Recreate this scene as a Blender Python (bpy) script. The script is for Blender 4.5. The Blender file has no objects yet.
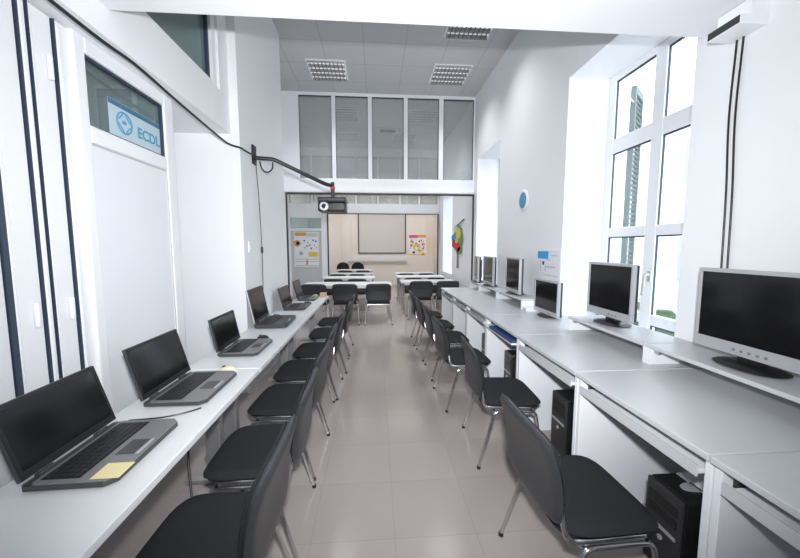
import bpy, math, random
from mathutils import Vector, Matrix
random.seed(7)
sc = bpy.context.scene
COL = sc.collection
PI = math.pi

# ------------------------------------------------------------------ materials
def mat(name, col, rough=.5, metal=0, bump=0, bscale=80, var=0, spec=.5, coat=0):
    m = bpy.data.materials.new(name); m.use_nodes = True
    nt = m.node_tree; b = nt.nodes['Principled BSDF']
    b.inputs['Base Color'].default_value = (*col, 1)
    b.inputs['Roughness'].default_value = rough
    b.inputs['Metallic'].default_value = metal
    b.inputs['Specular IOR Level'].default_value = spec
    b.inputs['Coat Weight'].default_value = coat
    if bump or var:
        tc = nt.nodes.new('ShaderNodeTexCoord')
        n = nt.nodes.new('ShaderNodeTexNoise'); n.inputs['Scale'].default_value = bscale; n.inputs['Detail'].default_value = 4
        nt.links.new(tc.outputs['Object'], n.inputs['Vector'])
        if bump:
            bp = nt.nodes.new('ShaderNodeBump'); bp.inputs['Strength'].default_value = bump; bp.inputs['Distance'].default_value = .002
            nt.links.new(n.outputs['Fac'], bp.inputs['Height']); nt.links.new(bp.outputs['Normal'], b.inputs['Normal'])
        if var:
            mx = nt.nodes.new('ShaderNodeMix'); mx.data_type = 'RGBA'
            mx.inputs['A'].default_value = (*[c*(1-var) for c in col], 1)
            mx.inputs['B'].default_value = (*[min(1, c*(1+var)) for c in col], 1)
            nt.links.new(n.outputs['Fac'], mx.inputs['Factor']); nt.links.new(mx.outputs['Result'], b.inputs['Base Color'])
    return m

def tile_mat(name, col, joint, size, mortar, loc, rough, bump=0, var=.02, spec=.5):
    m = mat(name, col, rough, spec=spec); nt = m.node_tree; b = nt.nodes['Principled BSDF']
    tc = nt.nodes.new('ShaderNodeTexCoord'); mp = nt.nodes.new('ShaderNodeMapping'); br = nt.nodes.new('ShaderNodeTexBrick')
    mp.inputs['Location'].default_value = loc
    br.offset = 0; br.squash = 1
    br.inputs['Scale'].default_value = 1; br.inputs['Brick Width'].default_value = size; br.inputs['Row Height'].default_value = size
    br.inputs['Mortar Size'].default_value = mortar; br.inputs['Mortar Smooth'].default_value = .1
    br.inputs['Color1'].default_value = (*[c*(1-var) for c in col], 1); br.inputs['Color2'].default_value = (*[c*(1+var) for c in col], 1)
    br.inputs['Mortar'].default_value = (*joint, 1)
    nt.links.new(tc.outputs['Object'], mp.inputs['Vector']); nt.links.new(mp.outputs['Vector'], br.inputs['Vector'])
    nt.links.new(br.outputs['Color'], b.inputs['Base Color'])
    return m

def glass_mat(name, tint=(1, 1, 1), refl=.08, rough=.0, haze=0):
    m = bpy.data.materials.new(name); m.use_nodes = True
    nt = m.node_tree; nt.nodes.clear()
    out = nt.nodes.new('ShaderNodeOutputMaterial'); tr = nt.nodes.new('ShaderNodeBsdfTransparent'); gl = nt.nodes.new('ShaderNodeBsdfGlossy')
    mx = nt.nodes.new('ShaderNodeMixShader')
    tr.inputs['Color'].default_value = (*tint, 1); gl.inputs['Roughness'].default_value = rough
    gl.inputs['Color'].default_value = (.95, .97, 1, 1)
    mx.inputs[0].default_value = refl
    nt.links.new(tr.outputs[0], mx.inputs[1]); nt.links.new(gl.outputs[0], mx.inputs[2])
    last = mx
    if haze:
        df = nt.nodes.new('ShaderNodeBsdfDiffuse'); df.inputs['Color'].default_value = (.62, .66, .66, 1)
        m2 = nt.nodes.new('ShaderNodeMixShader'); m2.inputs[0].default_value = haze
        nt.links.new(mx.outputs[0], m2.inputs[1]); nt.links.new(df.outputs[0], m2.inputs[2]); last = m2
    nt.links.new(last.outputs[0], out.inputs['Surface'])
    return m

def emit_mat(name, col, s):
    m = bpy.data.materials.new(name); m.use_nodes = True
    nt = m.node_tree; b = nt.nodes['Principled BSDF']
    b.inputs['Base Color'].default_value = (.8, .8, .8, 1)
    b.inputs['Emission Color'].default_value = (*col, 1); b.inputs['Emission Strength'].default_value = s
    return m

M = dict(
    wall=mat('white_plaster', (.86, .87, .90), .55, bump=.05, bscale=40),
    wall2=mat('warm_tinted_plaster', (.78, .745, .71), .6, bump=.05, bscale=40),  # warm lamp light of the far room partly put into the colour
    pvc=mat('white_upvc', (.86, .87, .90), .28),
    gasket=mat('dark_gasket', (.03, .045, .075), .5),
    ceil=tile_mat('ceiling_tiles', (.55, .55, .55), (.42, .42, .42), .6, .006, (.15, .25, 0), .8, spec=.2),
    floor=tile_mat('floor_tiles', (.39, .345, .325), (.33, .294, .277), .43, .0022, (-.09, -.33, 0), .17, var=.025, spec=.32),
    desk=mat('grey_white_laminate', (.545, .555, .58), .32, var=.02, bscale=300),
    panel=mat('white_laminate', (.80, .815, .86), .38),
    edge=mat('grey_edge_band', (.55, .56, .58), .4),
    lap_t=mat('pale_table_laminate', (.70, .71, .725), .35),
    fabric=mat('black_weave', (.020, .021, .023), .9, bump=.6, bscale=400, var=.25, spec=.25),
    shell=mat('dark_grey_plastic', (.028, .030, .034), .38, bump=.15, bscale=500),
    chrome=mat('chrome', (.72, .72, .73), .16, 1),
    steel=mat('satin_steel', (.50, .50, .51), .38, .85),
    rubber=mat('black_rubber', (.015, .015, .016), .7),
    screen=mat('black_screen', (.008, .008, .009), .12),
    black=mat('black_plastic', (.012, .012, .013), .35),
    blackm=mat('matt_black', (.012, .012, .013), .6),
    dark=mat('dark_plastic', (.03, .03, .033), .4),
    silver=mat('silver_plastic', (.46, .47, .49), .32, .25),
    lapgrey=mat('grey_palmrest', (.22, .215, .215), .4, .2),
    lapdark=mat('charcoal_laptop', (.045, .047, .05), .38),
    key=mat('key_black', (.018, .018, .02), .5),
    cream=mat('cream_plastic', (.78, .70, .52), .4),
    tan=mat('tan_card', (.55, .38, .25), .7),
    note=mat('yellow_paper', (.80, .69, .38), .8),
    paper=mat('white_paper', (.80, .82, .86), .8),
    blue=mat('navy_plastic', (.025, .055, .17), .5),
    board=mat('whiteboard', (.56, .55, .54), .35),
    tray=mat('aluminium_tray', (.42, .38, .36), .45, .3),
    frame=mat('dark_bronze_frame', (.035, .03, .028), .45),
    green=mat('green_paper', (.10, .30, .13), .8), brown=mat('brown_paper', (.33, .17, .09), .8),
    red=mat('red_paper', (.65, .05, .04), .8), sky=mat('blue_paper', (.06, .28, .60), .8), yel=mat('yellow_print', (.80, .55, .07), .8),
    ora=mat('orange_print', (.70, .36, .08), .8), pink=mat('pink_print', (.62, .12, .36), .8), mint=mat('pale_print', (.58, .62, .52), .8),
    navy=mat('dark_blue_print', (.04, .05, .18), .8), teal=mat('teal_print', (.10, .33, .50), .7), tealdark=mat('dark_teal_print', (.05, .17, .27), .7), sheet=mat('pale_blue_sheet', (.50, .62, .68), .7),
    grey=mat('grey_print', (.45, .45, .47), .8),
    cablue=mat('calendar_blue', (.05, .36, .75), .6),
    shutter=mat('sage_shutter_paint', (.075, .105, .095), .5), 
    facade=mat('pale_facade', (.55, .54, .50), .8), facwin=mat('facade_glass', (.25, .28, .30), .2),
    leaf=mat('hedge_green', (.05, .085, .035), .8, var=.5, bscale=9),
    ground=mat('pavement', (.45, .44, .42), .9),
    gwin=glass_mat('clear_glass', (.97, .99, .985), .05),
    gpart=glass_mat('partition_glass', (.84, .86, .86), .10, .0, .22),
    ghall=glass_mat('transom_glass', (.62, .74, .74), .14, .0, .12),
    lens=mat('lens_glass', (.02, .03, .05), .05), ring=mat('lens_ring', (.72, .74, .78), .25, .3),
    louvre=mat('louvre_metal', (.62, .62, .63), .25, .7), tube=emit_mat('lamp_tube', (1, .98, .95), .35),
    glow=emit_mat('added_panel_glow', (1.0, .92, .84), 22.0),  # glow of the unseen panels added in the far room
    glow2=emit_mat('lit_diffuser_cool', (1.0, .96, .92), 4.0),
)

# ------------------------------------------------------------------ mesh builder
class MB:
    def __init__(s): s.v = []; s.f = []; s.m = []; s.cur = 0
    def use(s, i): s.cur = i; return s
    def add(s, vs, fs):
        o = len(s.v); s.v += [tuple(v) for v in vs]
        for f in fs: s.f.append(tuple(o+i for i in f)); s.m.append(s.cur)
        return s
    def box(s, x0, y0, z0, x1, y1, z1, T=None):
        x0, x1 = sorted((x0, x1)); y0, y1 = sorted((y0, y1)); z0, z1 = sorted((z0, z1))
        vs = [(x0, y0, z0), (x1, y0, z0), (x1, y1, z0), (x0, y1, z0), (x0, y0, z1), (x1, y0, z1), (x1, y1, z1), (x0, y1, z1)]
        if T: vs = [T @ Vector(v) for v in vs]
        return s.add(vs, [(3, 2, 1, 0), (4, 5, 6, 7), (0, 1, 5, 4), (1, 2, 6, 5), (2, 3, 7, 6), (3, 0, 4, 7)])
    def prism(s, pts, z0, z1, T=None):           # pts counter-clockwise in xy
        n = len(pts); vs = [(x, y, z0) for x, y in pts] + [(x, y, z1) for x, y in pts]
        if T: vs = [T @ Vector(v) for v in vs]
        return s.add(vs, [tuple(range(n))[::-1], tuple(range(n, 2*n))] + [(i, (i+1) % n, n+(i+1) % n, n+i) for i in range(n)])
    def tube(s, path, r, n=10, flat=1.0, cap=True):
        path = [Vector(p) for p in path]; rings = []; N = len(path); ref = None
        for i, p in enumerate(path):
            t = (path[min(i+1, N-1)]-path[max(i-1, 0)]).normalized()
            if ref is None:
                a = Vector((0, 1, 0)) if abs(t.y) < .9 else Vector((1, 0, 0))
                ref = (a - t*a.dot(t)).normalized()
            else: ref = (ref - t*ref.dot(t)).normalized()
            b = t.cross(ref); rr = r[i] if isinstance(r, (list, tuple)) else r
            rings.append([p + ref*(math.cos(k*2*PI/n)*rr*flat) + b*(math.sin(k*2*PI/n)*rr) for k in range(n)])
        vs = [v for R in rings for v in R]; fs = []
        for i in range(N-1):
            for k in range(n): fs.append((i*n+k, i*n+(k+1) % n, (i+1)*n+(k+1) % n, (i+1)*n+k))
        if cap: fs += [tuple(range(n))[::-1], tuple((N-1)*n+k for k in range(n))]
        return s.add(vs, fs)
    def lathe(s, prof, n=24, T=None, sx=1, sy=1):  # prof (r,z) from bottom to top
        vs = []; fs = []
        for r, z in prof:
            for k in range(n): vs.append(Vector((math.cos(2*PI*k/n)*r*sx, math.sin(2*PI*k/n)*r*sy, z)))
        if T: vs = [T @ v for v in vs]
        for i in range(len(prof)-1):
            for k in range(n): fs.append((i*n+k, i*n+(k+1) % n, (i+1)*n+(k+1) % n, (i+1)*n+k))
        fs += [tuple(range(n))[::-1], tuple((len(prof)-1)*n+k for k in range(n))]
        return s.add(vs, fs)
    def pad(s, a, b, fn, e=5, nr=7, nt=48, thick=lambda r: 1):   # rounded slab; fn(u,v,w) with w in -1..1
        tops = []; rs = [0]+[((i+1)/nr)**.6 for i in range(nr)]
        def ring(r, sg):
            if r == 0: return [fn(0, 0, sg*thick(0))]
            out = []
            for k in range(nt):
                t = 2*PI*k/nt; c, d = math.cos(t), math.sin(t)
                q = (abs(c)**e+abs(d)**e)**(-1/e)
                out.append(fn(a*r*q*c, b*r*q*d, sg*thick(r)))
            return out
        vs = []; fs = []
        for sg in (1, -1):
            base = []
            for r in rs:
                base.append(len(vs)); vs += ring(r, sg)
            for k in range(nt):
                f = (base[0], base[1]+k, base[1]+(k+1) % nt); fs.append(f if sg > 0 else f[::-1])
            for i in range(1, nr):
                for k in range(nt):
                    f = (base[i]+k, base[i+1]+k, base[i+1]+(k+1) % nt, base[i]+(k+1) % nt); fs.append(f if sg > 0 else f[::-1])
            if sg > 0: top_last = base[-1]
            else: bot_last = base[-1]
        for k in range(nt): fs.append((top_last+k, bot_last+k, bot_last+(k+1) % nt, top_last+(k+1) % nt))
        return s.add(vs, fs)
    def build(s, name, m, parent=None, smooth=False, bevel=0, loc=None):
        me = bpy.data.meshes.new(name); me.from_pydata(s.v, [], s.f); me.update()
        ms = m if isinstance(m, (list, tuple)) else [m]
        for x in ms: me.materials.append(M[x] if isinstance(x, str) else x)
        for p, i in zip(me.polygons, s.m): p.material_index = min(i, len(ms)-1); p.use_smooth = smooth
        o = bpy.data.objects.new(name, me); COL.objects.link(o)
        if parent: o.parent = parent
        if loc: o.location = loc
        if bevel:
            md = o.modifiers.new('bev', 'BEVEL'); md.width = bevel; md.segments = 2; md.limit_method = 'ANGLE'; md.angle_limit = math.radians(40)
        if smooth:
            try: me.set_sharp_from_angle(angle=math.radians(48))
            except Exception: pass
        return o

def fillet(pts, r, n=5):
    pts = [Vector(p) for p in pts]; out = [pts[0]]
    for i in range(1, len(pts)-1):
        p = pts[i]; a = pts[i-1]-p; b = pts[i+1]-p
        d = min(r, a.length*.48, b.length*.48); A = p+a.normalized()*d; B = p+b.normalized()*d
        for k in range(n+1):
            t = k/n; out.append(A*(1-t)**2+p*2*t*(1-t)+B*t*t)
    out.append(pts[-1]); return out
def smooth_path(pts, n=6):
    P = [Vector(p) for p in pts]; P = [P[0]*2-P[1]]+P+[P[-1]*2-P[-2]]; out = []
    for i in range(1, len(P)-2):
        for k in range(n):
            t = k/n; a, b, c, d = P[i-1:i+3]
            out.append(.5*((2*b)+(c-a)*t+(2*a-5*b+4*c-d)*t*t+(3*b-a-3*c+d)*t**3))
    out.append(P[-2]); return out

def tag(o, label, cat, group=None, kind=None):
    o['label'] = label; o['category'] = cat
    if group: o['group'] = group
    if kind: o['kind'] = kind
    return o
def thing(name, label, cat, loc=(0, 0, 0), rz=0, group=None):
    o = bpy.data.objects.new(name, None); o.empty_display_size = .1; COL.objects.link(o)
    o.location = loc; o.rotation_euler = (0, 0, rz)
    return tag(o, label, cat, group)
def struct(o, label=None):
    o['kind'] = 'structure'
    if label: o['label'] = label
    return o
def copy_tree(o, parent=None):
    c = o.copy(); COL.objects.link(c)
    if parent: c.parent = parent
    for ch in list(o.children): copy_tree(ch, c)
    return c

# ------------------------------------------------------------------ the setting
MB().box(-4.5, -3.2, -.12, 3.6, 14.4, 0).build('floor', 'floor')['kind'] = 'structure'
MB().box(-4.5, -3.2, 4.4, 2.6, 13.62, 4.5).build('ceiling', 'ceil')['kind'] = 'structure'
XR = 1.95
w = MB()                                                  # wall with the deep window recesses
for y0, y1 in ((-3.2, -1.9), (-.8, 2.05), (3.45, 5.34), (6.52, 8.6), (9.8, 10.5)):
    w.box(XR, y0, 0, 2.45, y1, 4.4)
for y0, y1, zs, zh in ((-1.9, -.8, .8, 3.19), (2.05, 3.45, .55, 3.19), (5.34, 6.52, .8, 3.17), (8.6, 9.8, .8, 3.17)):
    w.box(XR, y0, 0, 2.45, y1, zs); w.box(XR, y0, zh, 2.45, y1, 4.4)
struct(w.build('wall_right', 'wall'))
w = MB()
w.box(-2.2, -3.2, 2.58, -1.38, 3.49, 2.9)                 # beam over the door recess
w.box(-1.6, 3.30, 2.9, -1.38, 3.49, 4.4); w.box(-1.6, -3.2, 2.9, -1.38, .6, 4.4); w.box(-1.6, .6, 4.15, -1.38, 3.30, 4.4)
w.box(-1.75, -3.2, 0, -1.5, .9, 2.58)
w.box(-2.35, 2.74, 0, -2.2, 3.49, 4.4)
w.box(-2.2, 2.735, 0, -1.56, 2.80, 2.58)
w.box(-2.35, 3.49, 0, -1.3, 5.06, 4.4)                    # projecting pier
w.box(-2.1, 5.06, 0, -1.75, 6.8, 2.8); w.box(-2.1, 5.06, 4.3, -1.75, 6.8, 4.4)
w.box(-2.75, 6.8, 0, -2.6, 14.4, 4.4); w.box(-2.75, 6.75, 0, -1.75, 6.9, 4.4)
struct(w.build('wall_left', 'wall'))
struct(MB().box(-3.7, -3.2, 0, -3.5, 7.0, 4.4).build('wall_hall', 'wall'))
w = MB(); w.box(-3.7, -3.35, 0, 2.45, -3.2, 4.4)
struct(w.build('wall_rear', 'wall'))
struct(MB().box(-1.38, 1.62, 2.73, XR, 2.0, 4.4).build('ceiling_beam', 'wall'))
struct(MB().box(-1.75, 6.75, 2.535, XR, 6.9, 2.785).build('wall_partition', 'pvc'))
w = MB(); w.box(-2.6, 10.4, 2.5, XR, 10.5, 2.76); w.box(1.92, 10.38, 0, 2.0, 10.5, 2.5); w.box(-2.6, 10.4, 4.22, XR, 10.5, 4.4)
struct(w.build('wall_inner_partition', 'wall'))
w = MB(); w.box(-2.6, 13.5, 0, 2.6, 13.62, 4.4)
struct(w.build('wall_back', 'wall2'))
struct(MB().box(2.3, 10.5, 0, 2.45, 13.5, 4.4).build('wall_right_back', 'wall2'))

# black frame around the wide opening, white outer jambs
t = MB(); t.box(-1.70, 6.71, 2.50, 1.95, 6.75, 2.535); t.box(1.925, 6.71, 0, 1.95, 6.75, 2.5); t.box(-1.70, 6.71, 0, -1.675, 6.75, 2.5)
struct(t.build('trim_1', 'frame'))
t = MB(); t.box(-1.41, 10.34, 2.475, 1.92, 10.38, 2.5); t.box(-1.43, 10.34, 0, -1.395, 10.38, 2.5); t.box(1.885, 10.34, 0, 1.92, 10.38, 2.475)
struct(t.build('trim_2', 'frame'))
struct(MB().box(-1.75, 6.72, 2.55, 1.95, 6.75, 2.60).build('trim_3', 'pvc'))
struct(MB().box(-1.46, 10.36, 0, -1.43, 10.5, 2.5).build('trim_4', 'pvc'))

def glazed_row(name, y, z0, z1, bars, gm, d=.08, rail=.06):
    fr = MB()
    fr.box(bars[0][0], y, z0-.0, bars[-1][1], y+d, z0+rail*.5); fr.box(bars[0][0], y, z1-rail, bars[-1][1], y+d, z1)
    for a, b in bars: fr.box(a, y, z0+rail*.5, b, y+d, z1-rail)
    f = struct(fr.build(name, 'pvc', bevel=.006))
    gk = MB()
    for (a, b), (c, e) in zip(bars, bars[1:]):
        MB().box(b, y+d*.5, z0+rail*.5, c, y+d*.5+.008, z1-rail).build('pane', gm, f)
        gk.box(b, y+.012, z1-rail-.018, c, y+d*.4, z1-rail); gk.box(b, y+.012, z0+rail*.5, b+.008, y+d*.4, z1-rail-.018); gk.box(c-.008, y+.012, z0+rail*.5, c, y+d*.4, z1-rail-.018)
    gk.build('gasket', 'gasket', f)
    return f
glazed_row('window_2', 6.77, 2.785, 4.4, [(-1.75, -1.425), (-.816, -.741), (-.13, -.053), (.558, .634), (1.242, 1.331), (1.929, 1.97)], 'gpart')
glazed_row('window_3', 10.41, 2.76, 4.22, [(-2.6, -2.52), (-1.9, -1.84), (-1.26, -1.2), (-.6, -.54), (.06, .12), (.72, .78), (1.3, 1.36), (1.88, 1.95)], 'gpart')

# big window in the recess
def tall_window(name, y0, y1, z0, z1, trans, ymid, X=2.38, handle=False, thinbar=0):
    d = .06; fr = MB()
    fr.box(X, y0, z0, X+d, y0+.10, z1); fr.box(X, y1-.09, z0, X+d, y1, z1); fr.box(X, ymid-.06, z0, X+d, ymid+.06, z1)
    ys = [(y0+.10, ymid-.06), (ymid+.06, y1-.09)]
    rails = [(z0, z0+.06)]+trans+[(z1-.06, z1)]
    for a, b in rails:
        for p, q in ys: fr.box(X, p, a, X+d, q, b)
    f = struct(fr.build(name, 'pvc', bevel=.006))
    gk = MB()
    for (a, b), (c, e) in zip(rails, rails[1:]):
        for p, q in ys:
            MB().box(X+.03, p, b, X+.036, q, c).build('pane', 'gwin', f)
            gk.box(X+.012, p, c-.012, X+.028, q, c); gk.box(X+.012, p, b, X+.028, p+.006, c-.012); gk.box(X+.012, q-.006, b, X+.028, q, c-.012)
    gk.build('gasket', 'gasket', f)
    if handle:
        h = MB(); hy = ymid-.035; h.box(X-.012, hy-.018, 1.20, X, hy+.018, 1.29); h.tube(fillet([(X-.01, hy, 1.26), (X-.05, hy, 1.26), (X-.05, hy+.015, 1.08)], .02), .014, 8)
        h.build('handle', 'silver', f, smooth=True)
    return f
tall_window('window_1', 2.05, 3.45, .55, 3.19, [(.82, .91), (1.60, 1.69), (2.43, 2.57)], 2.82, handle=True)
tall_window('window_4', 5.34, 6.52, .8, 3.17, [(1.25, 1.33), (1.72, 1.80), (2.45, 2.53)], 5.93)
tall_window('window_5', 8.6, 9.8, .8, 3.17, [(1.25, 1.33), (1.72, 1.80), (2.45, 2.53)], 9.2)
tall_window('window_added', -1.9, -.8, .8, 3.19, [(1.60, 1.69), (2.43, 2.57)], -1.35)  # unseen window added behind the camera to let daylight in
# upper hall window over the beam
f = MB(); f.box(-1.50, .6, 2.9, -1.40, 3.30, 2.94); f.box(-1.50, 3.22, 2.94, -1.40, 3.30, 4.15); f.box(-1.5, .6, 4.09, -1.4, 3.22, 4.15); f.box(-1.5, 1.9, 2.94, -1.4, 1.98, 4.09)
f = struct(f.build('window_8', 'pvc', bevel=.006))
MB().box(-1.46, .6, 2.94, -1.452, 1.9, 4.09).build('pane', 'ghall', f); MB().box(-1.46, 1.98, 2.94, -1.452, 3.22, 4.09).build('pane', 'ghall', f)
MB().box(-1.452, 3.195, 2.94, -1.425, 3.22, 4.09).build('gasket', 'gasket', f)
# side window beyond the pier
f = MB(); f.box(-1.85, 5.06, 2.8, -1.77, 6.75, 2.86); f.box(-1.85, 5.06, 4.24, -1.77, 6.75, 4.3); f.box(-1.85, 6.68, 2.86, -1.77, 6.75, 4.24); f.box(-1.85, 5.06, 2.86, -1.77, 5.12, 4.24); f.box(-1.85, 5.9, 2.86, -1.77, 5.96, 4.24)
f = struct(f.build('window_9', 'pvc')); MB().box(-1.82, 5.12, 2.86, -1.812, 5.9, 4.24).build('pane', 'gpart', f); MB().box(-1.82, 5.96, 2.86, -1.812, 6.68, 4.24).build('pane', 'gpart', f)
MB().box(-1.775, 5.12, 4.20, -1.755, 6.68, 4.235).build('gasket', 'gasket', f)

# white door with the glazed transom
d = MB(); X = -1.56
d.box(X, 1.90, 0, -1.49, 1.97, 2.58); d.box(X, 2.63, 0, -1.49, 2.735, 2.58); d.box(X, 1.97, 2.50, -1.49, 2.63, 2.58); d.box(X, 1.97, 2.05, -1.49, 2.63, 2.14); d.box(X, 1.97, 0, -1.49, 2.63, .08)
d = struct(d.build('door_1', 'pvc', bevel=.008))
MB().box(-1.55, 1.97, .08, -1.503, 2.63, 2.05).build('door_panel', 'panel', d)
g = MB(); g.box(-1.503, 1.97, 2.040, -1.496, 2.63, 2.048); g.box(-1.503, 2.622, .08, -1.496, 2.63, 2.040); g.build('panel_gasket', 'edge', d)
MB().box(-1.535, 1.97, 2.14, -1.528, 2.63, 2.50).build('pane', 'ghall', d)
g = MB(); g.box(-1.527, 1.97, 2.485, -1.505, 2.63, 2.50); g.box(-1.527, 2.618, 2.14, -1.505, 2.63, 2.485); g.box(-1.527, 1.97, 2.14, -1.505, 1.98, 2.485); g.build('gasket', 'gasket', d)
# folded door leaves beside it
d = MB()
for y0, y1, x in ((1.825, 1.895, -1.51), (1.70, 1.81, -1.515), (1.655, 1.684, -1.51), (1.52, 1.64, -1.515), (.9, 1.505, -1.53)):
    d.box(-1.60, y0, 0, x, y1, 2.57)
    d.box(x, y0+.012, .02, x+.008, (y0+y1)/2-.004, 2.55)
d = struct(d.build('door_2', 'pvc', bevel=.006))
g = MB()
for y in (1.812, 1.686, 1.641, 1.505): g.box(-1.59, y+.005, 0, -1.502, y+.0085, 2.57)
g.build('gasket', 'gasket', d)
for y, z in ((1.775, 2.33), (1.775, 1.2), (1.60, 1.2)):
    MB().lathe([(.009, -.055), (.012, -.05), (.012, .05), (.009, .055)], 12, Matrix.Translation((-1.50, y, z))).build('hinge', 'pvc', d, smooth=True)
# door in the inner partition
d = MB(); d.box(-2.6, 10.36, 0, -2.51, 10.44, 2.5); d.box(-1.61, 10.36, 0, -1.46, 10.44, 2.5); d.box(-2.51, 10.36, 2.36, -1.61, 10.44, 2.5); d.box(-2.51, 10.36, 1.98, -1.61, 10.44, 2.05)
d = struct(d.build('door_3', 'pvc', bevel=.008))
MB().box(-2.51, 10.39, 0, -1.61, 10.43, 1.98).build('door_panel', 'edge', d)
MB().box(-2.51, 10.40, 2.05, -1.61, 10.41, 2.36).build('pane', 'ghall', d)
d = MB()
for x in (-1.3, -.95, 2.0): d.box(x, 13.46, 0, x+.04, 13.5, 4.4)
struct(d.build('trim_5', 'wall2'))

# the printed sheet behind the transom glass
def text_mesh(mb_name, s, size, T, m, parent, ext=.0008, off=0):
    cu = bpy.data.curves.new('tmp', 'FONT'); cu.body = s; cu.size = size; cu.extrude = ext; cu.offset = off; cu.align_x = 'CENTER'; cu.align_y = 'CENTER'
    ob = bpy.data.objects.new('tmp', cu); COL.objects.link(ob)
    bpy.context.view_layer.update()
    me = bpy.data.meshes.new_from_object(ob.evaluated_get(bpy.context.evaluated_depsgraph_get()))
    bpy.data.objects.remove(ob)
    me.transform(T); me.materials.clear(); me.materials.append(M[m])
    o = bpy.data.objects.new(mb_name, me); COL.objects.link(o); o.parent = parent
    return o
# local frame of a sheet on the left side: local x -> world +Y, local y -> world Z, normal -> +X
def TX(x, y, z): return Matrix(((0, 0, 1, x), (1, 0, 0, y), (0, 1, 0, z), (0, 0, 0, 1)))
p = thing('notice_sheet', 'pale blue notice with a ring emblem and ECDL lettering inside the door transom glass', 'notice', (-1.526, 2.385, 2.255))
MB().box(-.001, -.235, -.097, .001, .235, .105).build('sheet', 'sheet', p)
MB().box(.001, -.235, .075, .002, .235, .103).build('blue_band', 'tealdark', p)
e = MB()
ring = [(math.cos(a)*.062, math.sin(a)*.062) for a in [i*PI/16 for i in range(33)]]
e.tube([(.003, -.115+a, -.005+b) for a, b in ring], .005, 6, cap=False)
for k in range(4):
    a = PI/4+k*PI/2
    e.tube([(.0035, -.115+math.cos(a+u*.75)*(.062-.02*(1-u*u)), -.005+math.sin(a+u*.75)*(.062-.02*(1-u*u))) for u in (-1, -.5, 0, .5, 1)], .004, 6)
e.box(.001, -.13, -.012, .0045, -.10, .008)
e.build('ring_emblem', 'teal', p)
text_mesh('lettering', 'ECDL', .092, TX(.003, .11, -.022), 'teal', p, .0008, .0022)

# ------------------------------------------------------------------ ceiling fixtures
def luminaire(loc, label, group, power=12):
    L = thing('ceiling_light', label, 'ceiling light', loc, 0, group)
    h = MB(); W = .31
    for a, b, c, e in ((-W, -W, W, -W+.02), (-W, W-.02, W, W), (-W, -W+.02, -W+.02, W-.02), (W-.02, -W+.02, W, W-.02)): h.box(a, b, -.012, c, e, .0)
    h.build('frame', 'pvc', L)
    MB().box(-W+.02, -W+.02, -.003, W-.02, W-.02, .0).build('reflector', 'louvre', L)
    for k in range(4):
        y = -W+.09+k*.143
        MB().tube([(-W+.03, y, -.02), (W-.03, y, -.02)], .009, 8).build('tube', 'tube', L, smooth=True)
    lv = MB()
    for k in range(5): lv.box(-W+.02, -W+.018+k*.1435, -.045, W-.02, -W+.024+k*.1435, -.004)
    lv.build('louvre', 'louvre', L)
    bl = MB()
    for k in range(4):
        for j in range(9):
            x = -W+.06+j*.061; y = -W+.024+k*.1435
            bl.box(x, y+.002, -.043, x+.012, y+.13, -.03)
    bl.build('cross_blades', 'dark', L)
    la = bpy.data.lights.new('fixture_lamp', 'AREA'); la.size = .54; la.energy = power; la.color = (.95, .975, 1); la.spread = math.radians(105)
    lo = bpy.data.objects.new('fixture_lamp', la); COL.objects.link(lo); lo.parent = L; lo.location = (0, 0, -.05)
    return L
luminaire((-.76, 5.95, 4.4), 'louvred square ceiling light above the projector arm side of the glazed partition', 'louvred ceiling lights')
luminaire((1.27, 5.95, 4.4), 'louvred square ceiling light by the partition near the windows wall', 'louvred ceiling lights')
luminaire((1.27, 4.62, 4.4), 'louvred square ceiling light cut by the photo top, ahead of the other two', 'louvred ceiling lights')
luminaire((-.66, 7.8, 4.4), 'louvred ceiling light seen through the second pane of the partition', 'louvred ceiling lights')
luminaire((1.05, 7.8, 4.4), 'louvred ceiling light seen through the fourth pane of the partition', 'louvred ceiling lights')
luminaire((-.70, 9.3, 4.4), 'louvred ceiling light deepest behind the second partition pane', 'louvred ceiling lights')
luminaire((.78, 9.3, 4.4), 'louvred ceiling light deepest behind the fourth partition pane', 'louvred ceiling lights')
v = thing('ceiling_vent', 'dark slotted ceiling vent seen through the middle partition pane', 'vent', (.32, 8.8, 4.4))
MB().box(-.24, -.14, -.02, .24, .14, 0).build('frame', 'pvc', v); 
b = MB()
for k in range(5): b.box(-.2, -.11+k*.045, -.03, .2, -.085+k*.045, -.02)
b.build('slot', 'dark', v)
for i, (x, y) in enumerate(((-.9, 11.9), (1.0, 11.9))):  # panels added out of sight behind the top rail to light the far room
    L = thing('added_warm_panel', 'added warm glowing panel, out of sight, lighting the far room on the '+('door' if i == 0 else 'poster')+' side', 'ceiling light', (x, 10.95, 4.4))
    MB().box(-.6, -.3, -.03, .6, .3, 0).build('frame', 'pvc', L); MB().box(-.57, -.27, -.04, .57, .27, -.03).build('diffuser', 'glow', L)

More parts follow.
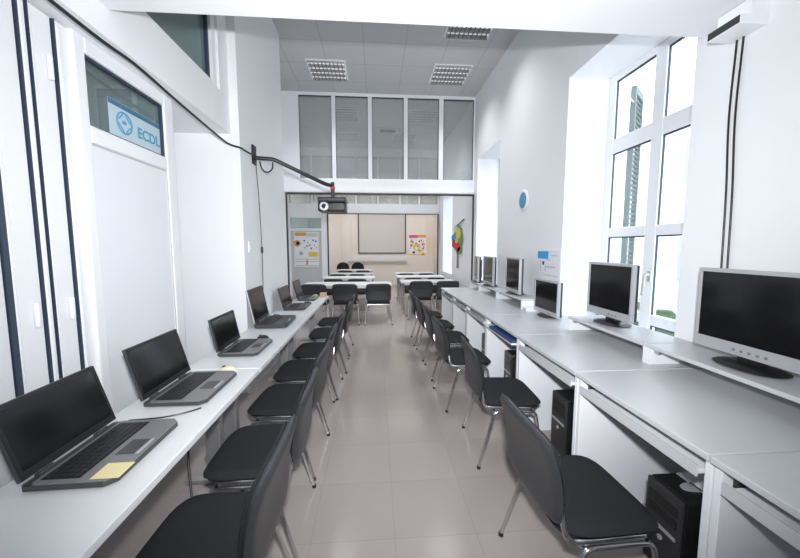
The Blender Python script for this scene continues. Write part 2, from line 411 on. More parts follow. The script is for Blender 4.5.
# ------------------------------------------------------------------ chairs
def make_chair():
    root = thing('visitor_chair', 'x', 'chair')
    tk = lambda r: (max(0, 1-r**7))**.5
    st = MB(); st.pad(.215, .24, lambda u, v, w: (u+.005, v, .435+w*.026-.012*(1-(v/.24)**2)*(1-(u/.215)**2)-.02*max(0, u/.215-.55)**2*2), 5, thick=tk)
    st.build('seat', 'fabric', root, smooth=True)
    sh = MB(); sh.pad(.20, .225, lambda u, v, w: (u+.003, v, .404+w*.008), 5, thick=tk)
    sh.build('seat_shell', 'shell', root, smooth=True)
    def bk(off, th):
        def fn(u, v, w):                    # u across (y), v up
            x = -.225 - .055*((v+.17)/.34) + .035*math.sin((v+.17)/.34*PI) *.6
            x += .15*u*u                    # wings come forward
            return (x + off + w*th, u, .635+v)
        return fn
    b = MB(); b.pad(.218, .158, bk(.018, .015), 6, thick=tk); b.build('backrest', 'fabric', root, smooth=True)
    b = MB(); b.pad(.240, .178, bk(-.006, .022), 6, nr=9, nt=64, thick=lambda r: (max(0, 1-r**9))**.5); b.build('back_shell', 'shell', root, smooth=True)
    for s in (-1, 1):
        y = s*.235
        p = fillet([(.20, s*.262, .012), (.15, y, .388), (.0, y, .388)], .035)
        MB().tube(p, .0105, 10, 1.0).build('leg', 'chrome', root, smooth=True)
        p = fillet([(-.235, s*.262, .012), (-.125, y, .388), (.0, y, .388)], .035)
        MB().tube(p, .0105, 10).build('leg', 'chrome', root, smooth=True)
        p = fillet([(.12, s*.225, .412), (-.20, s*.236, .418), (-.211, s*.19, .56), (-.221, s*.17, .66)], .05)
        MB().tube(p, .011, 10).build('back_support', 'chrome', root, smooth=True)
        for x in (.20, -.235):
            MB().lathe([(.011, 0), (.013, .003), (.0125, .02)], 12, Matrix.Translation((x, s*.262, 0))).build('foot', 'rubber', root, smooth=True)
    b = MB(); b.tube([(.13, -.235, .388), (.13, .235, .388)], .010, 8); b.tube([(-.13, -.235, .388), (-.13, .235, .388)], .010, 8); b.build('crossbar', 'chrome', root, smooth=True)
    return root
proto = [make_chair()]
def chair(x, y, rz, label, group, s=1.0):
    c = proto.pop() if proto else copy_tree(CH0)
    c.location = (x, y, 0); c.rotation_euler = (0, 0, rz); c['label'] = label; c['group'] = group
    if s != 1.0: c.scale = (s, s, s)
    return c
CH0 = proto[0]
gl = 'chairs along the laptop tables'
LC = [(-.62, 1.20, 0, 'black chair drawn up before the laptop with the yellow note, cut by the bottom edge'),
      (-.62, 1.765, .03, 'black chair just behind the cut-off one, before the second laptop'),
      (-.63, 2.37, -.04, 'black chair standing at the joint between the first two laptop tables'),
      (-.64, 2.945, .02, 'black chair before the third laptop, fourth along the laptop tables'),
      (-.62, 3.52, .0, 'black chair before the bulky charcoal laptop, fifth along the laptop tables'),
      (-.60, 4.22, .03, 'black chair before the fifth laptop, last but one along the laptop tables'),
      (-.60, 4.88, -.03, 'black chair at the far end of the laptop tables, before the sixth laptop')]
for x, y, a, lb in LC: chair(x, y, PI+a, lb, gl)
gr = 'chairs along the monitor desks'
RC = [(.885, 1.345, .03, 'black chair at the desk with the largest monitor, cut by the bottom edge'),
      (.94, 2.385, -.06, 'black chair before the desk under the tall window, second along the monitor desks'),
      (.86, 3.21, .05, 'black chair before the pulled-out blue keyboard tray, third along the monitor desks'),
      (.86, 3.93, .0, 'black chair fourth along the row of monitor desks'),
      (.84, 4.60, .04, 'black chair fifth along the row of monitor desks'),
      (.82, 5.28, -.03, 'black chair last along the row of monitor desks')]
for x, y, a, lb in RC: chair(x, y, a, lb, gr)
g1 = 'chairs at the classroom tables'
for x, y, lb in ((-1.16, 6.68, 'black chair backing onto the last laptop, first in the front row of the classroom'),
                 (-.58, 6.68, 'black chair in the middle of the front classroom table, left of the aisle chair'),
                 (.05, 6.68, 'black chair at the aisle end of the front classroom table, chrome legs shining'),
                 (.93, 7.12, 'black chair at the aisle end of the first classroom table beside the windows'),
                 (1.48, 7.12, 'black chair at the window end of the first classroom table beside the windows'),
                 (-.98, 8.2, 'black chair at the second classroom table, on the door side'),
                 (-.43, 8.2, 'black chair at the second classroom table, on the aisle side'),
                 (.90, 8.38, 'black chair at the second table beside the windows, aisle end'),
                 (1.46, 8.38, 'black chair at the second table beside the windows, window end'),
                 (-1.03, 9.62, 'black chair at the third classroom table, on the door side'),
                 (-.50, 9.62, 'black chair at the third classroom table, on the aisle side'),
                 (.86, 9.75, 'black chair at the third table beside the windows, aisle end'),
                 (1.42, 9.75, 'black chair at the third table beside the windows, window end'),
                 (-.95, 11.05, 'black chair at the table in the warm-tinted far room, door side'),
                 (-.40, 11.05, 'black chair at the table in the warm-tinted far room, aisle side')):
    chair(x, y, PI/2+random.uniform(-.015, .015), lb, g1, 1.0 if y < 8 else .94)

# round-backed chairs against the far wall
def round_chair(x, y, lb):
    r = thing('round_back_chair', lb, 'chair', (x, y, 0), -PI/2, 'round backed chairs in the far room')
    tk = lambda r: (max(0, 1-r**5))**.5
    MB().pad(.22, .23, lambda u, v, w: (u, v, .45+w*.03), 4, thick=tk).build('seat', 'fabric', r, smooth=True)
    MB().pad(.235, .24, lambda u, v, w: (-.24+.3*u*u+w*.025, u, .70+v), 2.2, thick=tk).build('backrest', 'fabric', r, smooth=True)
    MB().tube([(-.18, 0, .43), (-.26, 0, .45), (-.25, 0, .6)], .02, 8).build('back_support', 'black', r, smooth=True)
    for sx in (-1, 1):
        for sy in (-1, 1): MB().tube([(sx*.16, sy*.18, .43), (sx*.2, sy*.21, 0)], .013, 8).build('leg', 'black', r, smooth=True)
round_chair(-1.20, 12.45, 'black round-backed chair facing us in the far room, nearer the door poster')
round_chair(-.66, 12.45, 'black round-backed chair facing us in the far room, under the whiteboard edge')

# ------------------------------------------------------------------ classroom tables
def table(x0, x1, y0, y1, lb, z=.73):
    t = thing('classroom_table', lb, 'table', ((x0+x1)/2, (y0+y1)/2, 0), 0, 'classroom tables')
    a, b = (x1-x0)/2, (y1-y0)/2
    MB().box(-a, -b, z-.028, a, b, z).build('tabletop', 'lap_t', t, bevel=.004)
    fr = MB(); fr.box(-a+.06, -b+.05, z-.075, a-.06, -b+.075, z-.028); fr.box(-a+.06, b-.075, z-.075, a-.06, b-.05, z-.028); fr.build('apron', 'steel', t)
    for sx in (-1, 1):
        for sy in (-1, 1): MB().tube([(sx*(a-.06), sy*(b-.06), 0), (sx*(a-.06), sy*(b-.06), z-.028)], .022, 12).build('leg', 'chrome', t, smooth=True)
table(-1.50, .33, 6.93, 7.60, 'pale classroom table behind the three front chairs, by the door poster')
table(-1.32, -.02, 8.52, 9.12, 'pale classroom table second from the opening, door side')
table(-1.32, -.08, 9.95, 10.30, 'pale narrow classroom table third from the opening, door side')
table(-1.30, -.08, 11.4, 11.95, 'pale table inside the warm-tinted far room, before the round-backed chairs')
table(.56, 1.82, 7.42, 8.02, 'pale classroom table beside the windows, first from the opening')
table(.56, 1.80, 8.70, 9.30, 'pale classroom table beside the windows, second from the opening')
table(.60, 1.74, 10.0, 10.32, 'pale narrow classroom table beside the windows, third from the opening')

# ------------------------------------------------------------------ laptop tables
def laptop_table(y0, y1, lb):
    t = thing('laptop_table', lb, 'table', (-1.01, (y0+y1)/2, 0), 0, 'laptop tables'); h = (y1-y0)/2
    MB().box(-.245, -h, .668, .24, h, .70).build('tabletop', 'lap_t', t, bevel=.004)
    MB().box(-.17, -h+.1, .60, -.14, h-.1, .668).build('rail', 'steel', t)
    for s in (-1, 1):
        y = s*(h-.12)
        MB().box(-.06, y-.03, .03, .03, y+.03, .64).build('leg', 'steel', t, bevel=.008)
        MB().box(-.20, y-.025, 0, .18, y+.025, .03).build('foot', 'steel', t, bevel=.006)
        MB().box(-.20, y-.02, .64, .20, y+.02, .668).build('bracket', 'steel', t)
laptop_table(.15, 2.25, 'white laptop table carrying the laptop with the yellow note')
laptop_table(2.258, 3.93, 'white laptop table in the middle, carrying the third laptop')
laptop_table(3.935, 5.59, 'white laptop table at the far end, reaching the classroom opening')

def laptop(loc, W, D, H, tilt, base_m, palm_m, lid_m, lb, rz=0, th=.028):
    # local: user on +x side, width along y; origin at rear hinge centre on the table
    L = thing('laptop', lb, 'laptop', loc, rz, 'laptops')
    pts = [(0, -W/2+.01), (.01, -W/2), (D-.03, -W/2), (D, -W/2+.03), (D, W/2-.03), (D-.03, W/2), (.01, W/2), (0, W/2-.01)]
    b = MB(); b.prism(pts, .006, th-.003); b.prism([(x*.94+.03*D, y*.95) for x, y in pts], 0, .006); bo = b.build('base', base_m, L, bevel=.003)
    MB().prism([(.03+x*.89, y*.985) for x, y in pts], th-.003, th).build('palm_rest', palm_m, L)
    k = MB(); nr, nc = 5, 15; ky0 = -W*.43; kx0 = D*.17; kw = W*.86/nc; kd = D*.40/nr
    for r in range(nr):
        for c in range(nc):
            if r == 4 and 4 <= c <= 8:
                if c == 4: k.box(kx0+r*kd+.001, ky0+c*kw+.001, th, kx0+(r+1)*kd-.002, ky0+(c+5)*kw-.002, th+.003)
                continue
            k.box(kx0+r*kd+.001, ky0+c*kw+.001, th, kx0+(r+1)*kd-.002, ky0+(c+1)*kw-.002, th+.003)
    kb = MB().box(kx0-.006, ky0-.005, th-.001, kx0+nr*kd+.004, ky0+nc*kw+.005, th+.0006).build('keyboard', 'blackm', L)
    k.build('keys', 'key', kb)
    tp = MB().box(D*.66, -W*.14, th, D*.90, W*.10, th+.0012).build('touchpad', 'lapdark', L)
    MB().box(D*.905, -W*.14, th, D*.95, W*.10, th+.002).build('touchpad_buttons', 'silver', tp)
    T = Matrix.Translation((.008, 0, th-.004)) @ Matrix.Rotation(-tilt, 4, 'Y')
    lid = MB().box(-.010, -W/2, .012, .004, W/2, H, T).build('lid', lid_m, L, bevel=.004)
    bz = MB(); f = .004
    bz.box(f, -W/2+.003, .014, f+.004, W/2-.003, .04, T); bz.box(f, -W/2+.003, H-.018, f+.004, W/2-.003, H-.003, T); bz.box(f, -W/2+.003, .04, f+.004, -W/2+.016, H-.018, T); bz.box(f, W/2-.016, .04, f+.004, W/2-.003, H-.018, T)
    bz.build('bezel', 'black', lid)
    MB().box(f, -W/2+.016, .04, f+.002, W/2-.016, H-.018, T).build('screen', 'screen', lid)
    for s in (-1, 1):
        MB().tube([(.008, s*W*.30-.03, th-.002), (.008, s*W*.30+.03, th-.002)], .009, 10).build('hinge', 'lapdark', L, smooth=True)
    return L
Z = .70
laptop((-1.165, 1.33, Z), .42, .285, .272, .30, 'lapdark', 'lapgrey', 'lapdark', 'dark laptop with a yellow note stuck on its palm rest', .02)
laptop((-1.165, 1.93, Z), .435, .30, .285, .27, 'lapdark', 'lapgrey', 'lapdark', 'wide laptop with grey palm rest, beside the cream mouse', .0)
laptop((-1.155, 2.70, Z), .41, .285, .258, .20, 'lapdark', 'lapgrey', 'lapdark', 'laptop with silver-grey keyboard deck on the middle table, before the white niche', .0)
laptop((-1.195, 3.60, Z), .47, .31, .35, .20, 'lapdark', 'lapdark', 'silver', 'bulky charcoal laptop with tall screen and silver lid back', .02, .042)
laptop((-1.165, 4.54, Z), .45, .265, .265, .24, 'lapdark', 'lapdark', 'lapdark', 'dark laptop fifth along the tables, a mouse by its front corner', .0)
laptop((-1.165, 5.29, Z), .40, .26, .275, .25, 'lapdark', 'lapgrey', 'lapdark', 'small dark laptop at the far end of the tables, near the classroom', .0)

# sticky note, mice
tag(MB().box(-.045, -.042, 0, .045, .042, .0015).build('sticky_note', 'note', loc=(-.912, 1.18, Z+.0288)), 'yellow paper note lying on the palm rest of the first laptop', 'note').rotation_euler = (0, 0, .03)
def mouse(loc, m, lb, rz, cable=None):
    r = thing('computer_mouse', lb, 'mouse', loc, rz, 'computer mice')
    tk = lambda q: (max(0, 1-q**2))**.5
    MB().pad(.058, .034, lambda u, v, w: (u, v, .0+max(0, w)*(.036-.1*u)), 2.4, thick=tk).build('body', m, r, smooth=True)
    MB().tube([(.04, 0, .026), (.028, 0, .034), (.02, 0, .035)], .004, 8).build('scroll_wheel', 'dark', r, smooth=True)
mouse((-.955, 2.205, Z), 'cream', 'cream mouse behind the wide grey laptop at the table joint', 2.9)
mouse((-.985, 2.985, Z), 'black', 'black mouse beyond the laptop on the middle table', 2.8)
mouse((-1.13, 3.915, Z), 'black', 'black mouse beside the bulky charcoal laptop, by the wall', 2.7)
mouse((-.965, 4.83, Z), 'black', 'black mouse at the corner of the fifth laptop', 3.0)
mouse((-.98, 5.535, Z), 'cream', 'pale mouse at the far end of the laptop tables', 2.9)
tag(MB().tube(smooth_path([(-1.14, 1.585, Z+.004), (-1.02, 1.60, Z+.004), (-.95, 1.625, Z+.005), (-.90, 1.66, Z+.004), (-.87, 1.69, Z+.004)]), .0035, 6).build('charger_cable', 'black', smooth=True), 'thin dark cable on the table between the first two laptops', 'cable')
c = thing('power_plug', 'black power cables with a pale plug hanging under the first laptop table', 'cable', (-.98, 1.42, 0))
MB().tube(smooth_path([(-.08, .52, .62), (-.05, .42, .35), (.02, .3, .12), (.03, .18, .03), (.0, .02, .012), (-.1, -.3, .012)]), .006, 8).build('cable', 'black', c, smooth=True)
MB().tube([(.03, .18, .03), (.045, .11, .03)], .022, 10).build('plug', 'pvc', c, smooth=True)
MB().tube([(.03, .18, .03), (.02, .25, .045)], .024, 10).build('socket', 'black', c, smooth=True)
tag(MB().box(-.05, -.04, 0, .05, .04, .07).build('tan_box', 'tan', loc=(-.84, 5.49, Z), bevel=.006), 'small tan box on the far end of the laptop tables', 'box')

# ------------------------------------------------------------------ monitor desks
DT = .80
def desk(y0, y1, lb, pull=0.0, lip=True):
    t = thing('computer_desk', lb, 'desk', (1.12, (y0+y1)/2, 0), 0, 'monitor desks'); h = (y1-y0)/2-.0015
    MB().box(0, -h, DT-.025, .815, h, DT).build('desktop', 'desk', t, bevel=.003)
    for s in (-1, 1): MB().box(.02, s*h, 0, .78, s*(h-.026), DT-.025).build('side_panel', 'panel', t, bevel=.002)
    MB().box(.70, -h+.026, .28, .718, h-.026, DT-.025).build('back_panel', 'panel', t)
    k = MB().box(.01-pull, -h+.045, .698, .36-pull, h-.045, .716).build('keyboard_tray', 'panel', t, bevel=.002)
    if lip: MB().box(.004-pull, -h+.040, .692, .0105-pull, h-.040, .735).build('tray_edge', 'desk', k)
    for s in (-1, 1): MB().box(.06, s*(h-.027), .705, .42, s*(h-.043), .74).build('rail', 'dark', t)
    return t
desk(.24, 1.008, 'monitor desk cut by the frame corner, nearest us')
desk(1.012, 1.785, 'monitor desk under the largest monitor, a black tower with papers beneath it')
desk(1.789, 2.598, 'monitor desk before the tall window, wide silver monitor on its shelf')
desk(2.602, 3.393, 'monitor desk with the blue board on its pulled-out tray', .025, False)
desk(3.397, 4.151, 'monitor desk fourth from the classroom end, below the wall calendar')
desk(4.155, 4.911, 'monitor desk last but one before the classroom tables')
desk(4.915, 5.77, 'monitor desk at the end beside the classroom tables')
b = thing('blue_board', 'navy blue board lying on the pulled-out keyboard tray', 'board', (1.165, 2.91, .716))
MB().box(-.07, -.27, 0, .12, .27, .022).build('body', 'blue', b, bevel=.006); MB().box(-.055, -.255, .022, .10, .255, .026).build('surface', 'blue', b, bevel=.002)

def shelf(y0, y1, lb):
    t = thing('monitor_shelf', lb, 'shelf', (1.625, (y0+y1)/2, DT), 0, 'monitor shelves'); h = (y1-y0)/2-.001
    MB().box(0, -h, .098, .31, h, .12).build('shelf_board', 'desk', t, bevel=.003)
    for s in (-1, 1): MB().box(.004, s*h, 0, .30, s*(h-.022), .098).build('support', 'panel', t)
    MB().box(.28, -h+.022, 0, .295, h-.022, .098).build('back_strip', 'panel', t)
    for s in (-1, 1): MB().box(.03, s*(h-.022), .07, .045, s*(h-.06), .098).build('bracket', 'steel', t)
shelf(1.05, 1.893, 'white raised shelf under the largest monitor')
shelf(1.897, 2.74, 'white raised shelf before the window carrying the wide silver monitor')
shelf(3.66, 4.46, 'white raised shelf beyond the low monitor, below the wall plaque')
shelf(4.465, 5.25, 'white raised shelf second from the classroom end')
shelf(5.255, 5.77, 'white raised shelf at the classroom end of the desks')

def monitor(loc, W, zb, zt, lb, rz=0, frame='silver', chin=.045, bw=.15, buttons=0):
    # local: screen faces -x; origin on the shelf; zb/zt panel bottom and top above the shelf
    m = thing('monitor', lb, 'monitor', loc, rz, 'monitors'); h = W/2; f = -.045; bz = .020
    fr = MB(); fr.box(f, -h, zb, f+.03, h, zb+chin); fr.box(f, -h, zt-bz, f+.03, h, zt); fr.box(f, -h, zb+chin, f+.03, -h+bz, zt-bz); fr.box(f, h-bz, zb+chin, f+.03, h, zt-bz)
    fr.build('bezel', frame, m, bevel=.004)
    MB().box(f+.005, -h+bz, zb+chin, f+.012, h-bz, zt-bz).build('screen', 'screen', m)
    bk = MB(); zc = (zb+zt)/2
    bk.box(f+.03, -h+.004, zb+.006, f+.052, h-.004, zt-.006); bk.box(f+.052, -h*.6, zb+.06, f+.085, h*.6, zt-.06)
    bk.build('back_shell', 'dark', m, bevel=.006)
    tk = lambda q: (max(0, 1-q**4))**.5
    MB().pad(.105, bw, lambda u, v, w: (u+.0, v, .009+w*.009+max(0, .012*(1-(u/.1)**2-(v/bw)**2))), 2.2, thick=tk).build('base', 'black', m, smooth=True)
    MB().prism([(-.02, -.045), (.045, -.045), (.045, .045), (-.02, .045)], .012, zc).build('neck', 'black', m, bevel=.006)
    for k in range(buttons):
        MB().tube([(f-.003, -.10+k*.035, zb+chin*.45), (f+.002, -.10+k*.035, zb+chin*.45)], .007, 8, 1.0).build('button', 'lapgrey', m, smooth=True)
    return m
S = .92
monitor((1.785, 1.46, S), .50, .055, .472, 'largest silver monitor with a row of buttons, on the shelf cut by the frame', 0, buttons=5, chin=.06)
monitor((1.785, 2.42, S), .485, .055, .462, 'wide silver monitor standing before the tall window', 0, buttons=3, chin=.055)
monitor((1.745, 3.28, DT), .475, .025, .372, 'small silver monitor standing low on the bare desk below the calendar', 0, buttons=2, bw=.13)
monitor((1.735, 4.10, S), .50, .02, .45, 'silver monitor on the shelf below the round wall plaque', -.06)
monitor((1.72, 4.98, S), .54, .02, .44, 'silver monitor between the plaque monitor and the last monitor', -.06)
monitor((1.71, 5.55, S), .40, .0+.015, .43, 'last monitor of the row, beside the classroom opening', -.15)
r = thing('router_box', 'small white box on the desk beside the low silver monitor', 'box', (1.70, 3.585, DT))
MB().box(-.07, -.05, 0, .07, .05, .045).build('body', 'pvc', r, bevel=.005); MB().box(-.075, -.04, .01, -.07, .04, .03).build('front_panel', 'edge', r)

def tower(x, y, lb, h=.42, D=.44, W=.19, plate=False):
    t = thing('computer_tower', lb, 'computer tower', (x, y, 0), 0, 'computer towers')
    MB().box(.02, -W/2, .015, D, W/2, h).build('case', 'black', t, bevel=.008)
    MB().box(0, -W/2, .015, .02, W/2, h).build('front_panel', 'dark', t, bevel=.01)
    for k in range(2): MB().box(-.004, -W/2+.02, h-.09-k*.055, .0, W/2-.02, h-.05-k*.055).build('drive_bay', 'black', t, bevel=.001)
    MB().box(-.004, -W/2+.02, h-.20, .0, W/2-.02, h-.185).build('drive_slot', 'silver', t)
    MB().tube([(-.006, 0, h-.24), (0, 0, h-.24)], .012, 12).build('power_button', 'silver', t, smooth=True)
    for sx in (.05, D-.05):
        for sy in (-1, 1): MB().box(sx-.015, sy*(W/2-.03)-.015, 0, sx+.015, sy*(W/2-.03)+.015, .015).build('foot', 'rubber', t)
    if plate: MB().pad(.085, .03, lambda u, v, w: (u+.16, v-.01, h+.002+w*.002), 2.5).build('top_plate', 'silver', t, smooth=True)
tower(1.29, 1.35, 'black computer tower with papers on top under the largest monitor desk', .42, plate=True)
tower(1.30, 2.25, 'black computer tower with drive bays under the window monitor desk', .45)
tower(1.30, 3.20, 'black computer tower below the blue board tray', .46)
tower(1.31, 3.97, 'black computer tower under the desk below the wall calendar', .44)
tower(1.31, 4.72, 'black computer tower under the last but one monitor desk', .44)
tower(1.31, 5.50, 'black computer tower under the end desk by the classroom', .44)
p = MB(); p.box(-.13, -.09, 0, .13, .09, .004); p.box(-.12, -.085, .004, .135, .088, .007)
tag(p.build('paper_stack', 'paper', loc=(1.56, 1.345, .42)), 'pale sheets lying on top of the black tower', 'paper')

# ------------------------------------------------------------------ things on the walls
c = thing('wall_plaque', 'round white wall plaque with blue oval centre above the monitors', 'plaque', (XR, 4.42, 2.11))
TR = Matrix.Rotation(-PI/2, 4, 'Y')
MB().lathe([(.135, 0), (.14, .006), (.132, .014), (.11, .016)], 32, TR).build('rim', 'pvc', c, smooth=True)
MB().lathe([(.105, .010), (.105, .018), (.09, .019)], 32, TR).build('blue_face', 'teal', c, smooth=True)
c = thing('wall_calendar', 'wall sheet with a bright blue heading and small pictures above the low monitor', 'calendar', (XR, 3.715, 1.29))
k = MB()
k.box(-.004, -.25, -.16, 0, .25, .17)
k.use(1).box(-.006, .0+.0, .075, -.004, .25, .16)
k.use(2)
for y, z, dy, dz in ((-.2, .11, .15, .008), (-.16, -.02, .2, .012), (.05, -.06, .02, .05), (.16, -.06, .012, .11), (-.05, .06, .1, .008), (-.2, -.11, .3, .006)): k.box(-.006, y, z, -.004, y+dy, z+dz)
k.use(3).box(-.006, .09, .005, -.004, .13, .045)
k.build('sheet', ['paper', 'cablue', 'grey', 'navy'], c)
MB().box(-.010, -.25, .17, 0, .25, .178).build('top_bar', 'pvc', c)

# light switch, cables, projector
s = thing('light_switch', 'small white light switch on the pier behind the bulky laptop', 'switch', (-1.3, 3.64, 1.50))
MB().box(0, -.04, -.06, .008, .04, .06).build('plate', 'pvc', s, bevel=.003); MB().box(.008, -.016, -.025, .013, .016, .025).build('rocker', 'panel', s, bevel=.002)
tag(MB().tube(smooth_path([(-1.345, .2, 2.55), (-1.36, 1.1, 2.555), (-1.362, 1.84, 2.53), (-1.362, 2.15, 2.537), (-1.36, 2.53, 2.505), (-1.36, 3.2, 2.46), (-1.345, 3.38, 2.452), (-1.288, 3.475, 2.45), (-1.287, 3.60, 2.455), (-1.286, 3.80, 2.47)]), .009, 8).build('beam_cable', 'black', smooth=True), 'thick black cable strung below the white beam to the projector arm', 'cable')
c = thing('wall_cable', 'thin dark cable with an inline switch running down the white pier', 'cable', (-1.29, 3.93, 2.36))
MB().tube(smooth_path([(0, -.03, .02), (0, .03, -.4), (0, .06, -.9), (0, .05, -1.3), (0.0, .03, -1.6)]), .004, 6).build('cord', 'black', c, smooth=True)
MB().tube([(0, .062, -.86), (0, .062, -.93)], .013, 10).build('inline_switch', 'black', c, smooth=True)
p = thing('projector_mount', 'black projector arm bracketed to the white pier', 'projector arm', (-1.3, 3.85, 2.48))
MB().box(0, -.05, -.10, .02, .05, .10).build('wall_plate', 'black', p, bevel=.006)
a = MB(); a.tube(fillet([(.02, 0, -.03), (.20, .04, -.03), (.72, .25, -.25), (.80, .30, -.26)], .05), .022, 10)
a.build('arm', 'black', p, smooth=True)
MB().tube([(.80, .30, -.22), (.80, .30, -.395)], .022, 12).build('drop_pole', 'dark', p, smooth=True)
MB().tube([(.80, .30, -.30), (.80, .30, -.275)], .027, 12).build('clamp', 'red', p, smooth=True)
MB().box(.73, .24, -.405, .87, .36, -.395).build('ceiling_plate', 'black', p)
MB().tube(smooth_path([(.06, .02, -.06), (.08, .03, -.14), (.13, .04, -.17), (.18, .05, -.13), (.19, .05, -.06)]), .008, 8).build('cable_loop', 'black', p, smooth=True)
q = thing('projector', 'black projector with a pale lens ring hanging from the arm', 'projector', (-.50, 4.15, 1.965))
MB().box(-.16, -.13, -.055, .16, .13, .05).build('case', 'black', q, bevel=.018)
MB().box(-.165, -.135, .05, .165, .135, .11).build('lid', 'dark', q, bevel=.02)
TL = Matrix.Translation((-.085, -.13, .0)) @ Matrix.Rotation(PI/2, 4, 'X')
lo = MB().lathe([(.05, 0), (.05, .02), (.044, .024)], 24, TL).build('lens_ring', 'ring', q, smooth=True)
MB().lathe([(.028, .02), (.026, .028), (.01, .031)], 24, TL).build('lens', 'lens', lo, smooth=True)
g = MB()
for k in range(6): g.box(.01, -.137, -.035+k*.013, .13, -.130, -.030+k*.013)
g.build('grille', 'lapdark', q)

k = thing('cable_box', 'white box under the beam end from which two black cables drop', 'box', (1.87, 1.79, 2.60))
b = MB(); b.box(-.07, -.13, 0, .08, .04, .045); b.box(-.02, -.13, .045, .08, .04, .125); b.build('case', 'pvc', k, bevel=.003); MB().box(-.074, -.125, .005, -.07, .035, .04).build('slot', 'dark', k)
for y, z1, lb in ((1.805, 1.0, 'black cable down the wall on the window side of the pair'), (1.772, 1.0, 'black cable down the wall on the far-from-window side of the pair')):
    tag(MB().tube(smooth_path([(1.935, y-.01, 2.60), (1.938, y, 2.2), (1.938, y-.02, 1.8), (1.938, y-.03, 1.4), (1.938, y-.04, z1)]), .005, 8).build('wall_cable_drop', 'black', smooth=True), lb, 'cable', 'cables by the window')

# whiteboard, tray, posters
b = thing('whiteboard', 'large whiteboard with black frame on the far warm-tinted wall', 'whiteboard', (.265, 13.5, 2.02))
MB().box(-.90, -.02, -.74, .90, 0, .77).build('surface', 'board', b)
f = MB(); f.box(-.94, -.04, -.78, -.90, 0, .80); f.box(.90, -.04, -.78, .94, 0, .80); f.box(-.9, -.04, -.78, .9, 0, -.74); f.box(-.9, -.04, .77, .9, 0, .80); f.build('frame', 'frame', b)
t = thing('chalk_tray', 'long brownish tray on the warm-tinted wall below the whiteboard', 'tray', (.08, 13.495, .90))
MB().box(-1.17, -.09, 0, 1.17, 0, .02).build('tray', 'tray', t); MB().box(-1.17, -.09, .02, 1.17, -.08, .04).build('lip', 'tray', t)
MB().box(-1.17, -.012, .10, 1.17, 0, .26).build('backing', 'paper', t)

p = MB(); p.box(-.34, -.006, -.40, .34, 0, .40)
p.use(1).box(-.34, -.008, .28, .0, -.006, .40); p.use(2).box(.0, -.008, .30, .34, -.006, .40)
random.seed(3)
for i in range(46):
    x, z = random.uniform(-.3, .26), random.uniform(-.36, .22); p.use(random.choice([1, 2, 3, 4, 5, 3, 5]))
    r_ = random.uniform(.02, .06); n = 7; pts = [(math.cos(2*PI*j/n)*r_, math.sin(2*PI*j/n)*r_) for j in range(n)]
    p.prism(pts, .006, .0082+i*.00005, Matrix.Translation((x, 0, z)) @ Matrix.Rotation(PI/2, 4, 'X'))
p.use(5).box(-.34, -.0085, -.40, .34, -.006, -.36)
tag(p.build('wall_poster', ['paper', 'pink', 'ora', 'mint', 'navy', 'yel'], loc=(1.67, 13.5, 1.575)), 'colourful poster with pink corner beside the whiteboard', 'poster')
tag(MB().box(-.14, -.006, -.35, .14, 0, .35).build('beige_sheet', 'cream', loc=(2.14, 13.5, 1.55)), 'plain beige sheet on the far wall at the opening edge', 'sheet')
p = MB(); p.box(-.36, -.004, -.52, .36, 0, .52)
def dsc(x, z, r, i, n=12): p.use(i).prism([(math.cos(2*PI*j/n)*r, math.sin(2*PI*j/n)*r) for j in range(n)], .004, .007, Matrix.Translation((x, 0, z)) @ Matrix.Rotation(PI/2, 4, 'X'))
p.use(1).box(-.33, -.007, .40, .0, -.004, .50); p.use(2).box(.0, -.007, .38, .33, -.004, .48)
dsc(-.27, .18, .10, 1); dsc(-.25, .18, .055, 0)
for x, z, i in ((-.06, .26, 4), (.04, .2, 3), (.10, .12, 5), (.20, .27, 4), (.28, .24, 4), (.02, .1, 5), (.14, .03, 4), (-.04, .05, 6), (.24, .12, 1), (.3, .05, 3)): dsc(x, z, .026, i)
dsc(-.16, -.12, .06, 6); p.use(3).box(.06, -.007, -.22, .33, -.004, -.08)
p.use(6).box(-.33, -.007, -.30, .33, -.004, -.285); p.box(-.33, -.007, -.37, .33, -.004, -.355); p.use(1).box(-.02, -.007, -.46, .04, -.004, -.32); p.use(2).box(-.33, -.007, -.50, .33, -.004, -.47)
tag(p.build('door_poster', ['paper', 'ora', 'mint', 'yel', 'navy', 'sky', 'grey'], loc=(-2.06, 10.388, 1.43)), 'children\'s poster with orange heading and coloured dots on the far door', 'poster')

t = thing('paper_tree', 'paper tree decoration with red and blue blossoms on the classroom wall', 'decoration', (XR-.004, 7.95, 1.0))
MB().prism([(-.09, 0), (.09, 0), (.06, .6), (-.06, .6)], 0, .012, Matrix(((0, 0, -1, 0), (1, 0, 0, 0), (0, 1, 0, 0), (0, 0, 0, 1)))).build('trunk', 'brown', t)
TW = Matrix(((0, 0, -1, 0), (1, 0, 0, 0), (0, 1, 0, 0), (0, 0, 0, 1)))
def blob(x, z, rx, rz, d0, d1, seed):
    random.seed(seed); n = 18
    return MB().prism([(x+math.cos(2*PI*j/n)*rx*random.uniform(.85, 1.1), z+math.sin(2*PI*j/n)*rz*random.uniform(.85, 1.1)) for j in range(n)], d0, d1, TW)
blob(-.05, .68, .42, .36, .012, .02, 1).build('crown', 'green', t)
for x, z, rx, r, m in ((-.05, .50, .26, .12, 'red'), (.36, .58, .2, .10, 'red'), (-.2, .42, .18, .09, 'green'), (.40, .72, .2, .09, 'sky'), (-.1, .80, .22, .13, 'yel'), (.05, .64, .16, .08, 'yel'), (.15, .92, .2, .07, 'mint')):
    blob(x, z, rx, r, .02, .028, int(z*100)).build('blossom', m, t)
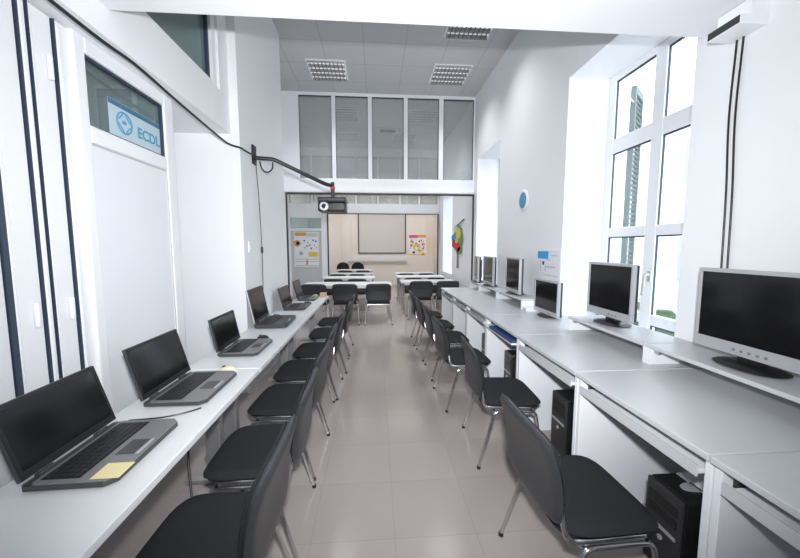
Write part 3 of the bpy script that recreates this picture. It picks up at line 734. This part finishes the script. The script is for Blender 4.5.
MB().tube([(-.015, -.55, 1.10), (-.015, .35, .97)], .012, 6).build('branch', 'blackm', t, smooth=True)

# ------------------------------------------------------------------ outside
sh = thing('window_shutter', 'sage green shutter folded back outside the tall window', 'shutter', (2.80, 3.62, .5), math.radians(40))
b = MB()
b.box(-.02, 0, 0, .02, .05, 2.72); b.box(.30, 0, 0, .34, .05, 2.72); b.box(.02, 0, 0, .30, .05, .08); b.box(.02, 0, 2.64, .30, .05, 2.72); b.build('frame', 'shutter', sh)
b = MB()
for k in range(48): b.box(.02, .01, .1+k*.053, .30, .04, .112+k*.053)
b.build('slats', 'shutter', sh)
MB().tube([(-.02, .02, 2.55), (-.25, .02, 2.55)], .008, 6).build('stay_rod', 'edge', sh, smooth=True)
bd = thing('building', 'pale apartment building across the street beyond the window', 'building', (9.0, 6.0, -4))
MB().box(0, -9, 0, 4, 12, 9.5).build('wall', 'facade', bd)
for y in (-6, -3, 0, 3, 6, 9):
    for z in (1.2, 4.4, 7.2):
        wf = MB().box(-.03, y-.6, z, 0, y+.6, z+1.5).build('window', 'pvc', bd); MB().box(-.05, y-.5, z+.1, -.03, y+.5, z+1.4).build('pane', 'facwin', wf)
hd = MB(); random.seed(5)
for k in range(60):
    y = 1.2+k*.12; hd.lathe([(.05, -.2), (.22, -.05), (.25, .1), (.1, .28)], 7, Matrix.Translation((4.3+random.uniform(-.15, .15), y, random.uniform(.05, .3))))
tag(hd.build('hedge', 'leaf'), 'dark green hedge outside below the tall window', 'hedge')
struct(MB().box(2.6, -12, -4.2, 13, 20, -4.0).build('ground', 'ground'))
MB().box(4.0, 0.8, -4, 4.6, 9, -.5).build('garden_wall', 'facade')['kind'] = 'structure'

# ------------------------------------------------------------------ light and camera
wd = bpy.data.worlds.new('sky'); sc.world = wd; wd.use_nodes = True
bg = wd.node_tree.nodes['Background']; bg.inputs[0].default_value = (.80, .89, 1.0, 1); bg.inputs[1].default_value = 5.5
fl = bpy.data.lights.new('camera_flash', 'AREA'); fl.shape = 'RECTANGLE'; fl.size = .09; fl.size_y = .05; fl.energy = 80; fl.spread = math.radians(125); fl.color = (.975, .985, 1)
fo = bpy.data.objects.new('camera_flash', fl); COL.objects.link(fo); fo.location = (0.02, -.02, 1.68); fo.rotation_euler = (math.radians(92), 0, math.radians(-4))

cam = bpy.data.cameras.new('camera'); co = bpy.data.objects.new('camera', cam); COL.objects.link(co); sc.camera = co
cam.sensor_width = 36; cam.lens = 340/800*36; cam.clip_start = .02
phi = math.atan(32/340); th = math.atan(24.5/340*math.cos(phi))
co.location = (0, 0, 1.5); co.rotation_euler = (PI/2-phi, 0, -th)

sc.view_settings.view_transform = 'Standard'; sc.view_settings.look = 'None'; sc.view_settings.gamma = 1; sc.view_settings.exposure = 0
sc.view_settings.use_curve_mapping = False
sc.cycles.max_bounces = 10; sc.cycles.diffuse_bounces = 6; sc.cycles.transparent_max_bounces = 12
sc.cycles.use_denoising = True; sc.cycles.sample_clamp_indirect = 8
